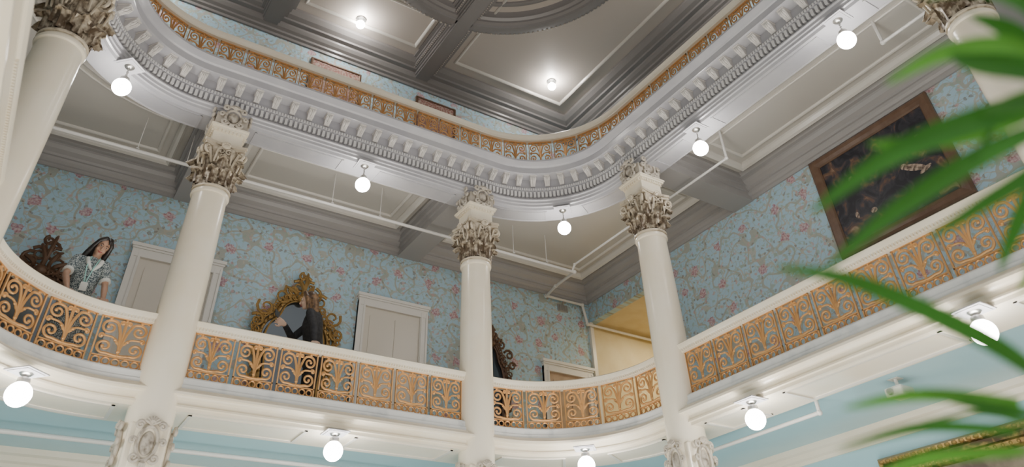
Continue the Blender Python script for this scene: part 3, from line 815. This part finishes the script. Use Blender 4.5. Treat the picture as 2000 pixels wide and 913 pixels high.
def face_bits(root,c,F):
    T=Matrix.Translation(c)@F
    for s in (-1,1):
        MB().sphere((s*.030,.0775,.003),(.0135,.008,.0055),12,8,T).mk('eye',M_eye,root,smooth=True)
        MB().sphere((s*.030,.084,.003),(.0062,.0035,.0055),10,8,T).mk('iris',M_iris,root,smooth=True)
        MB().tube([T@Vector((s*.014,.088,.020)),T@Vector((s*.03,.089,.025)),T@Vector((s*.048,.079,.019))],[.0028,.0035,.002],6).mk('eyebrow',M_iris,root,smooth=True)
    l=MB(); l.tube([T@Vector((x,.092-abs(x)*.35,-.067+abs(x)**1.5*2.2)) for x in (-.026,-.018,-.009,0,.009,.018,.026)],[.002,.005,.0065,.007,.0065,.005,.002],8)
    l.mk('lips',M_lip,root,smooth=True)
def hand(mb,wr,d,nrm,side,curl=.5,spread=.16):
    d=Vector(d).normalized(); n=Vector(nrm); n=(n-d*n.dot(d)).normalized(); t=d.cross(n)*side
    wr=Vector(wr)
    pc=wr+d*.05
    for k in range(4):
        o=(k-1.5)*.019
        mb.limb([wr+t*o*.5,pc+t*o,wr+d*.085+t*o],[.015,.0135,.0115],8)
    for k,ln in enumerate((.070,.080,.074,.058)):
        o=(1.5-k)*.0215; b=wr+d*.085+t*o
        d1=(d+t*(1.5-k)*spread*.5).normalized()
        p=[b]; cur=d1; seg=ln/3
        for j in range(3):
            cur=(cur-n*math.tan(min(1.1,curl*.55))).normalized(); p.append(p[-1]+cur*seg*1.05)
        mb.limb(p,[.0105,.0098,.009,.0078],8)
    b=wr+d*.03+t*.026
    mb.limb([b,b+t*.025+d*.022-n*.008,b+t*.036+d*.048-n*.02,b+t*.034+d*.070-n*.03],[.014,.0125,.0105,.009],8)
def person(name,label,J,hf,skin,clothes):
    root=empty(name,(J['foot'][0],J['foot'][1],2.6),label=label,cat='person')
    off=-Vector(root.location)
    V=lambda k:Vector(J[k])+off
    F=frame_from(*hf)
    b=MB()
    hc=V('head'); head_parts(b,hc,F)
    b.limb([hc+F.to_3x3()@Vector((0,-.02,-.06)),V('neck'),V('chest')+Vector((0,0,.08))],[.050,.046,.06])
    across=(V('shR')-V('shL')).normalized()
    b.limb([V('chest')+Vector((0,0,.05)),V('chest'),V('waist'),V('pelvis')],[.105,.112,.098,.128],up=tuple(across),sq=1.15)
    for s in 'LR':
        b.limb([V('chest')+Vector((0,0,.10)),V('sh'+s)],[.055,.047])
        b.limb([V('sh'+s),(V('sh'+s)+V('el'+s))/2,V('el'+s)],[.047,.039,.033])
        b.limb([V('el'+s),V('el'+s).lerp(V('wr'+s),.35),V('wr'+s)],[.033,.034,.022])
        sg=1 if s=='R' else -1
        hp=V('pelvis')+across*.085*sg; kn=hp.lerp(V('foot')+across*.10*sg,.52)+J['fwd']*.03; an=V('foot')+across*.10*sg+Vector((0,0,.08))
        b.limb([hp,kn,an],[.088,.058,.036]); b.limb([an+Vector((0,0,-.03)),an+J['fwd']*.08+Vector((0,0,-.045)),an+J['fwd']*.15+Vector((0,0,-.05))],[.036,.032,.026])
        J.setdefault('legs',[]).append((hp,kn,an))
        h=J['hand'+s]; hand(b,V('wr'+s),h[0],h[1],h[2],h[3])
    b.mk('body',skin,root,voxel=.0055,sm=3)
    face_bits(root,hc,F)
    clothes(root,V,J,F,hc,across)
    return root
J1=dict(head=(.10,8.42,4.18),neck=(.075,8.44,4.05),chest=(.05,8.46,3.89),waist=(.03,8.50,3.66),pelvis=(.02,8.53,3.48),
        shL=(.195,8.43,3.97),shR=(-.095,8.45,4.00),elL=(.25,8.38,3.72),elR=(-.15,8.34,3.76),wrL=(.27,8.26,3.515),wrR=(-.08,8.16,3.51),
        foot=(.02,8.58,2.6),fwd=Vector((0,-1,0)),
        handL=((.1,-.9,-.25),(0,.2,1),1,.75),handR=((.15,-.9,-.25),(0,.2,1),-1,.75))
def clothes1(root,V,J,F,hc,across):
    m=MB()
    m.limb([V('chest')+Vector((0,0,.065)),V('chest'),V('waist'),V('pelvis'),V('pelvis')+Vector((0,0,-.25)),V('pelvis')+Vector((0,0,-.52))],[.108,.126,.110,.145,.17,.19],up=tuple(across),sq=1.15)
    for s in 'LR':
        m.limb([V('chest')+Vector((0,0,.095)),V('sh'+s)],[.062,.054]); m.limb([V('sh'+s),V('sh'+s).lerp(V('el'+s),.70)],[.054,.050])
    m.mk('dress',M_dress,root,voxel=.008,sm=4,label='black and white patterned short-sleeved dress')
    for s in 'LR':
        m=MB()
        a=V('sh'+s).lerp(V('el'+s),.72); e=V('sh'+s).lerp(V('el'+s),.84); m.tube([a,e],[.054,.055],20)
        m.mk('cuff',M_whitec,root,smooth='a',label='white sleeve cuff')
    m=MB(); f=J['fwd']; n=V('neck'); side=-across
    for s in (-1,1):
        p=[n+Vector((0,.04,-.02)),n+side*s*.05+Vector((0,0,-.03)),n+side*s*.07+f*.07+Vector((0,0,-.065)),n+side*s*.055+f*.108+Vector((0,0,-.13)),n+side*s*.012+f*.115+Vector((0,0,-.20))]
        m.limb([tuple(x) for x in p],[.018,.024,.026,.024,.014],8)
    m.mk('collar',M_whitec,root,voxel=.007,sm=3,label='wide white collar')
    m=MB(); q=V('chest')
    for s in (-1,1): m.tube([n+side*s*.045+f*.09+Vector((0,0,-.04)),q+side*s*.035+f*.150+Vector((0,0,-.02)),q+side*s*.008+f*.150+Vector((0,0,-.20))],.007,6)
    m.mk('lanyard',M_lan,root,smooth=True)
    m=MB(); c=q+f*.158+Vector((0,0,-.25)); m.box(c.x-.035,c.x+.035,c.y-.004,c.y+.004,c.z-.05,c.z+.05); m.mk('badge',M_whitec,root,bevel=.003)
    T=Matrix.Translation(hc)@F; m=MB()
    m.sphere((0,-.030,.036),(.086,.096,.090),18,12,T)
    for s in (-1,1):
        m.limb([T@Vector((s*.03,.045,.098)),T@Vector((s*.072,.035,.045)),T@Vector((s*.084,.010,-.03)),T@Vector((s*.090,.0,-.12)),T@Vector((s*.095,.015,-.22)),T@Vector((s*.10,.03,-.31))],[.024,.024,.026,.032,.032,.012])
    m.limb([T@Vector((0,-.07,.0)),T@Vector((0,-.08,-.12)),T@Vector((0,-.075,-.26))],[.07,.08,.05])
    for k in (-2,-1): m.limb([T@Vector((k*.018+.01,.04,.112)),T@Vector((k*.026+.006,.078,.080)),T@Vector((k*.032+.004,.082,.045))],[.015,.012,.006])
    m.mk('hair',M_hair1,root,voxel=.007,sm=2,label='long straight black hair')
person('person','person in patterned dress with white collar leaning on the railing',J1,((.12,-1,-.42),(.30,0,1)),M_skin1,clothes1)
f2=Vector((-.85,.5,0)).normalized()
J2=dict(head=(2.56,8.60,4.16),neck=(2.615,8.58,4.03),chest=(2.65,8.58,3.85),waist=(2.69,8.60,3.62),pelvis=(2.73,8.62,3.45),
        shL=(2.56,8.45,3.94),shR=(2.69,8.73,3.94),elL=(2.60,8.34,3.70),elR=(2.48,8.80,3.72),wrL=(2.62,8.33,3.53),wrR=(2.30,8.58,3.78),
        foot=(2.76,8.66,2.6),fwd=f2,
        handL=((-.15,-.75,-.35),(0,.2,1),-1,.75),handR=((-.9,-.2,.3),(.2,.8,.5),1,.9))
def clothes2(root,V,J,F,hc,across):
    m=MB()
    m.limb([V('chest')+Vector((0,0,.07)),V('chest'),V('waist'),V('pelvis')+Vector((0,0,-.04))],[.115,.13,.118,.148],up=tuple(across),sq=1.15)
    for s in 'LR':
        m.limb([V('chest')+Vector((0,0,.10)),V('sh'+s)],[.064,.058]); m.limb([V('sh'+s),V('el'+s)],[.058,.046]); m.limb([V('el'+s),V('el'+s).lerp(V('wr'+s),.9)],[.046,.034])
    m.mk('jacket',M_black,root,voxel=.008,sm=4,label='black long-sleeved jacket')
    m=MB()
    for (a,k,c) in J['legs']: m.limb([a,k,c],[.10,.072,.058])
    m.mk('trousers',M_black,root,voxel=.009,sm=3)
    T=Matrix.Translation(hc)@F; m=MB()
    m.sphere((0,-.028,.035),(.088,.098,.094),18,12,T)
    for s in (-1,1):
        m.limb([T@Vector((s*.045,.04,.095)),T@Vector((s*.080,.01,.03)),T@Vector((s*.086,-.01,-.08)),T@Vector((s*.085,-.035,-.20)),T@Vector((s*.055,-.06,-.30))],[.030,.026,.026,.026,.012])
    m.limb([T@Vector((0,-.06,.0)),T@Vector((0,-.08,-.14)),T@Vector((0,-.095,-.26)),T@Vector((.01,-.10,-.36))],[.07,.062,.052,.022],sq=1.2,up=tuple(F.to_3x3()@Vector((1,0,0))))
    m.mk('hair',M_hair2,root,voxel=.007,sm=2,label='long brown hair')
person('person','person in black jacket with long hair taking a photo',J2,((-.85,.45,-.05),(0,0,1)),M_skin2,clothes2)
ph=MB(); ph.box(-.038,.038,-.004,.004,-.075,.075)
pr_=empty('smartphone',(2.17,8.50,3.86),label='black smartphone held up by the person in black',cat='phone'); pr_.rotation_euler=(0,pi/2*.95,.95)
ph.mk('body',mat('phone_black',(.02,.02,.025),.2),pr_,bevel=.003)
m=MB(); m.box(-.034,.034,.0041,.0052,-.068,.068); m.mk('screen',mat('phone_screen',(.25,.35,.45),.1,emit=.6),pr_)
# ------------------------------------------------------------------ potted palm close by
M_leaf=mat('palm_green',(.03,.16,.02),.4,col2=(.05,.24,.035),scale=6,transl=.35)
M_leaf2=mat('palm_green_light',(.09,.34,.05),.4,col2=(.05,.22,.03),scale=6,transl=.4)
palm=empty('potted_palm',(1.75,.15,-1.6),label='green feathery palm in a clay pot standing close by',cat='plant')
off=Vector((-1.75,-.15,1.6))
def blade(pts,w,m=M_leaf,fold=.15,upv=(-.62,-.50,-.52)):
    w*=.86
    pts=cat_rom([Vector(p)+off for p in pts],6); n=len(pts); vs=[];fs=[]
    nv=Vector(upv)
    for i,p in enumerate(pts):
        t=i/(n-1); a=pts[max(i-1,0)];b=pts[min(i+1,n-1)]; d=(b-a).normalized(); sdir=d.cross(nv).normalized(); up=sdir.cross(d).normalized()
        ww=w*(math.sin(pi*min(1,.12+t*.88))**.7)*(1-.25*t)
        if i==n-1: ww=.0005
        vs+=[tuple(p-sdir*ww/2+up*ww*fold),tuple(p-sdir*ww/4+up*ww*fold*.5),tuple(p),tuple(p+sdir*ww/4+up*ww*fold*.5),tuple(p+sdir*ww/2+up*ww*fold)]
    for i in range(n-1):
        for k in range(4): fs.append((i*5+k,i*5+k+1,(i+1)*5+k+1,(i+1)*5+k))
    mb=MB(); mb.add(vs,fs); mb.mk('leaf_blade',m,palm,smooth=True)
hub=(1.20,.24,.70)
blade([hub,(1.10,.30,.68),(.98,.42,.635),(.89,.53,.56)],.052)
blade([(1.16,.27,.66),(1.08,.36,.62),(1.00,.47,.56),(.93,.56,.49)],.042)
blade([(1.16,.22,.74),(1.08,.24,.76),(1.00,.30,.755),(.94,.37,.72)],.042,M_leaf2)
blade([(1.18,.20,.78),(1.10,.19,.82),(1.02,.22,.84),(.96,.27,.83)],.04)
blade([(1.22,.18,.74),(1.16,.16,.82),(1.10,.15,.88),(1.04,.16,.92)],.045,M_leaf2)
blade([(1.20,.24,.68),(1.19,.30,.62),(1.19,.38,.555),(1.20,.44,.50)],.04)
blade([(1.18,.26,.70),(1.10,.34,.67),(1.02,.40,.66),(.96,.44,.66)],.036,M_leaf2)
blade([(1.14,.21,.70),(1.09,.25,.73),(1.04,.28,.74),(1.0,.29,.745)],.05)
blade([(1.19,.22,.66),(1.15,.30,.60),(1.10,.39,.56),(1.06,.46,.53)],.035)
blade([(1.24,.22,.68),(1.24,.29,.60),(1.23,.37,.53),(1.23,.44,.47)],.045,M_leaf2)
blade([(1.26,.20,.72),(1.20,.22,.71),(1.12,.27,.69),(1.06,.31,.67)],.055,M_leaf2)
blade([(1.24,.16,.78),(1.22,.14,.86),(1.18,.12,.93),(1.13,.12,.98)],.045)
blade([(1.22,.22,.74),(1.17,.23,.79),(1.13,.24,.83),(1.08,.26,.85)],.05)
blade([(1.26,.22,.66),(1.22,.27,.64),(1.17,.31,.60),(1.14,.34,.55)],.045)
blade([(1.32,.50,.38),(1.20,.51,.425),(1.03,.57,.50),(.87,.60,.50)],.042)
for (a,b,c,w) in (((1.36,.56,.36),(1.20,.63,.37),(1.05,.68,.34),.030),((1.36,.58,.32),(1.22,.66,.33),(1.06,.72,.29),.026),((1.36,.58,.29),(1.24,.68,.29),(1.12,.74,.25),.028),((1.38,.55,.34),(1.30,.60,.36),(1.18,.64,.38),.026),((1.38,.60,.26),(1.30,.68,.25),(1.20,.76,.21),.026)):
    blade([a,b,c],w,M_leaf2 if w>.027 else M_leaf)
mb=MB()
def stem(pts,r0,r1):
    p=cat_rom([Vector(q)+off for q in pts],6); mb.tube(p,[r0+(r1-r0)*i/(len(p)-1) for i in range(len(p))],8)
stem([(1.75,.15,-1.25),(1.72,.12,-.4),(1.55,.12,.35),(1.20,.24,.70),(1.08,.36,.62)],.014,.003)
stem([(1.75,.17,-1.25),(1.72,.25,-.5),(1.60,.40,.1),(1.38,.57,.33),(1.2,.64,.33)],.013,.003)
stem([(1.77,.15,-1.25),(1.85,.2,-.5),(1.70,.45,.1),(1.34,.50,.37)],.012,.004)
mb.mk('stems',M_leaf2,palm,smooth=True)
mb=MB(); mb.lathe([(0,0),(.17,0),(.19,.02),(.25,.38),(.27,.39),(.27,.43),(.24,.43),(.235,.38),(0,.36)],32); mb.mk('pot',mat('terracotta',(.45,.2,.12),.6),palm,smooth='a')
# ------------------------------------------------------------------ camera
Mr=[(.84248,-.53757,-.03528),(-.31281,-.54145,.78037),(-.43860,-.64641,-.62432)]
cam=bpy.data.cameras.new('camera'); co=bpy.data.objects.new('camera',cam); C.objects.link(co)
co.rotation_mode='QUATERNION'; co.rotation_quaternion=Matrix(Mr).transposed().to_quaternion()
cam.sensor_width=36; cam.lens=1410.37*36/2000; cam.shift_y=-(456.5-252.23)/2000; cam.clip_end=100; cam.clip_start=.02
bpy.context.scene.camera=co
cam.dof.use_dof=True; cam.dof.focus_distance=10; cam.dof.aperture_fstop=1.1
w=bpy.data.worlds.new('world'); bpy.context.scene.world=w; w.use_nodes=True
w.node_tree.nodes['Background'].inputs[0].default_value=(1,.97,.93,1); w.node_tree.nodes['Background'].inputs[1].default_value=.8
def area(name,loc,rot,sx,sy,power,col):
    l=bpy.data.lights.new(name,'AREA'); l.shape='RECTANGLE'; l.size=sx; l.size_y=sy; l.energy=power; l.color=col
    o=bpy.data.objects.new(name,l); C.objects.link(o); o.location=loc; o.rotation_euler=rot
area('added_up_fill',(3,4,-1.4),(pi,0,0),7,6,460,(1,.95,.88))  # added fill aimed upward to brighten the hall, no fixture on the floor
area('added_corridor_fill',(RW+1.5,9.4,5.9),(0,0,0),1.2,.8,50,(1,.88,.62))  # invisible warm area light, added so the corridor reads brighter
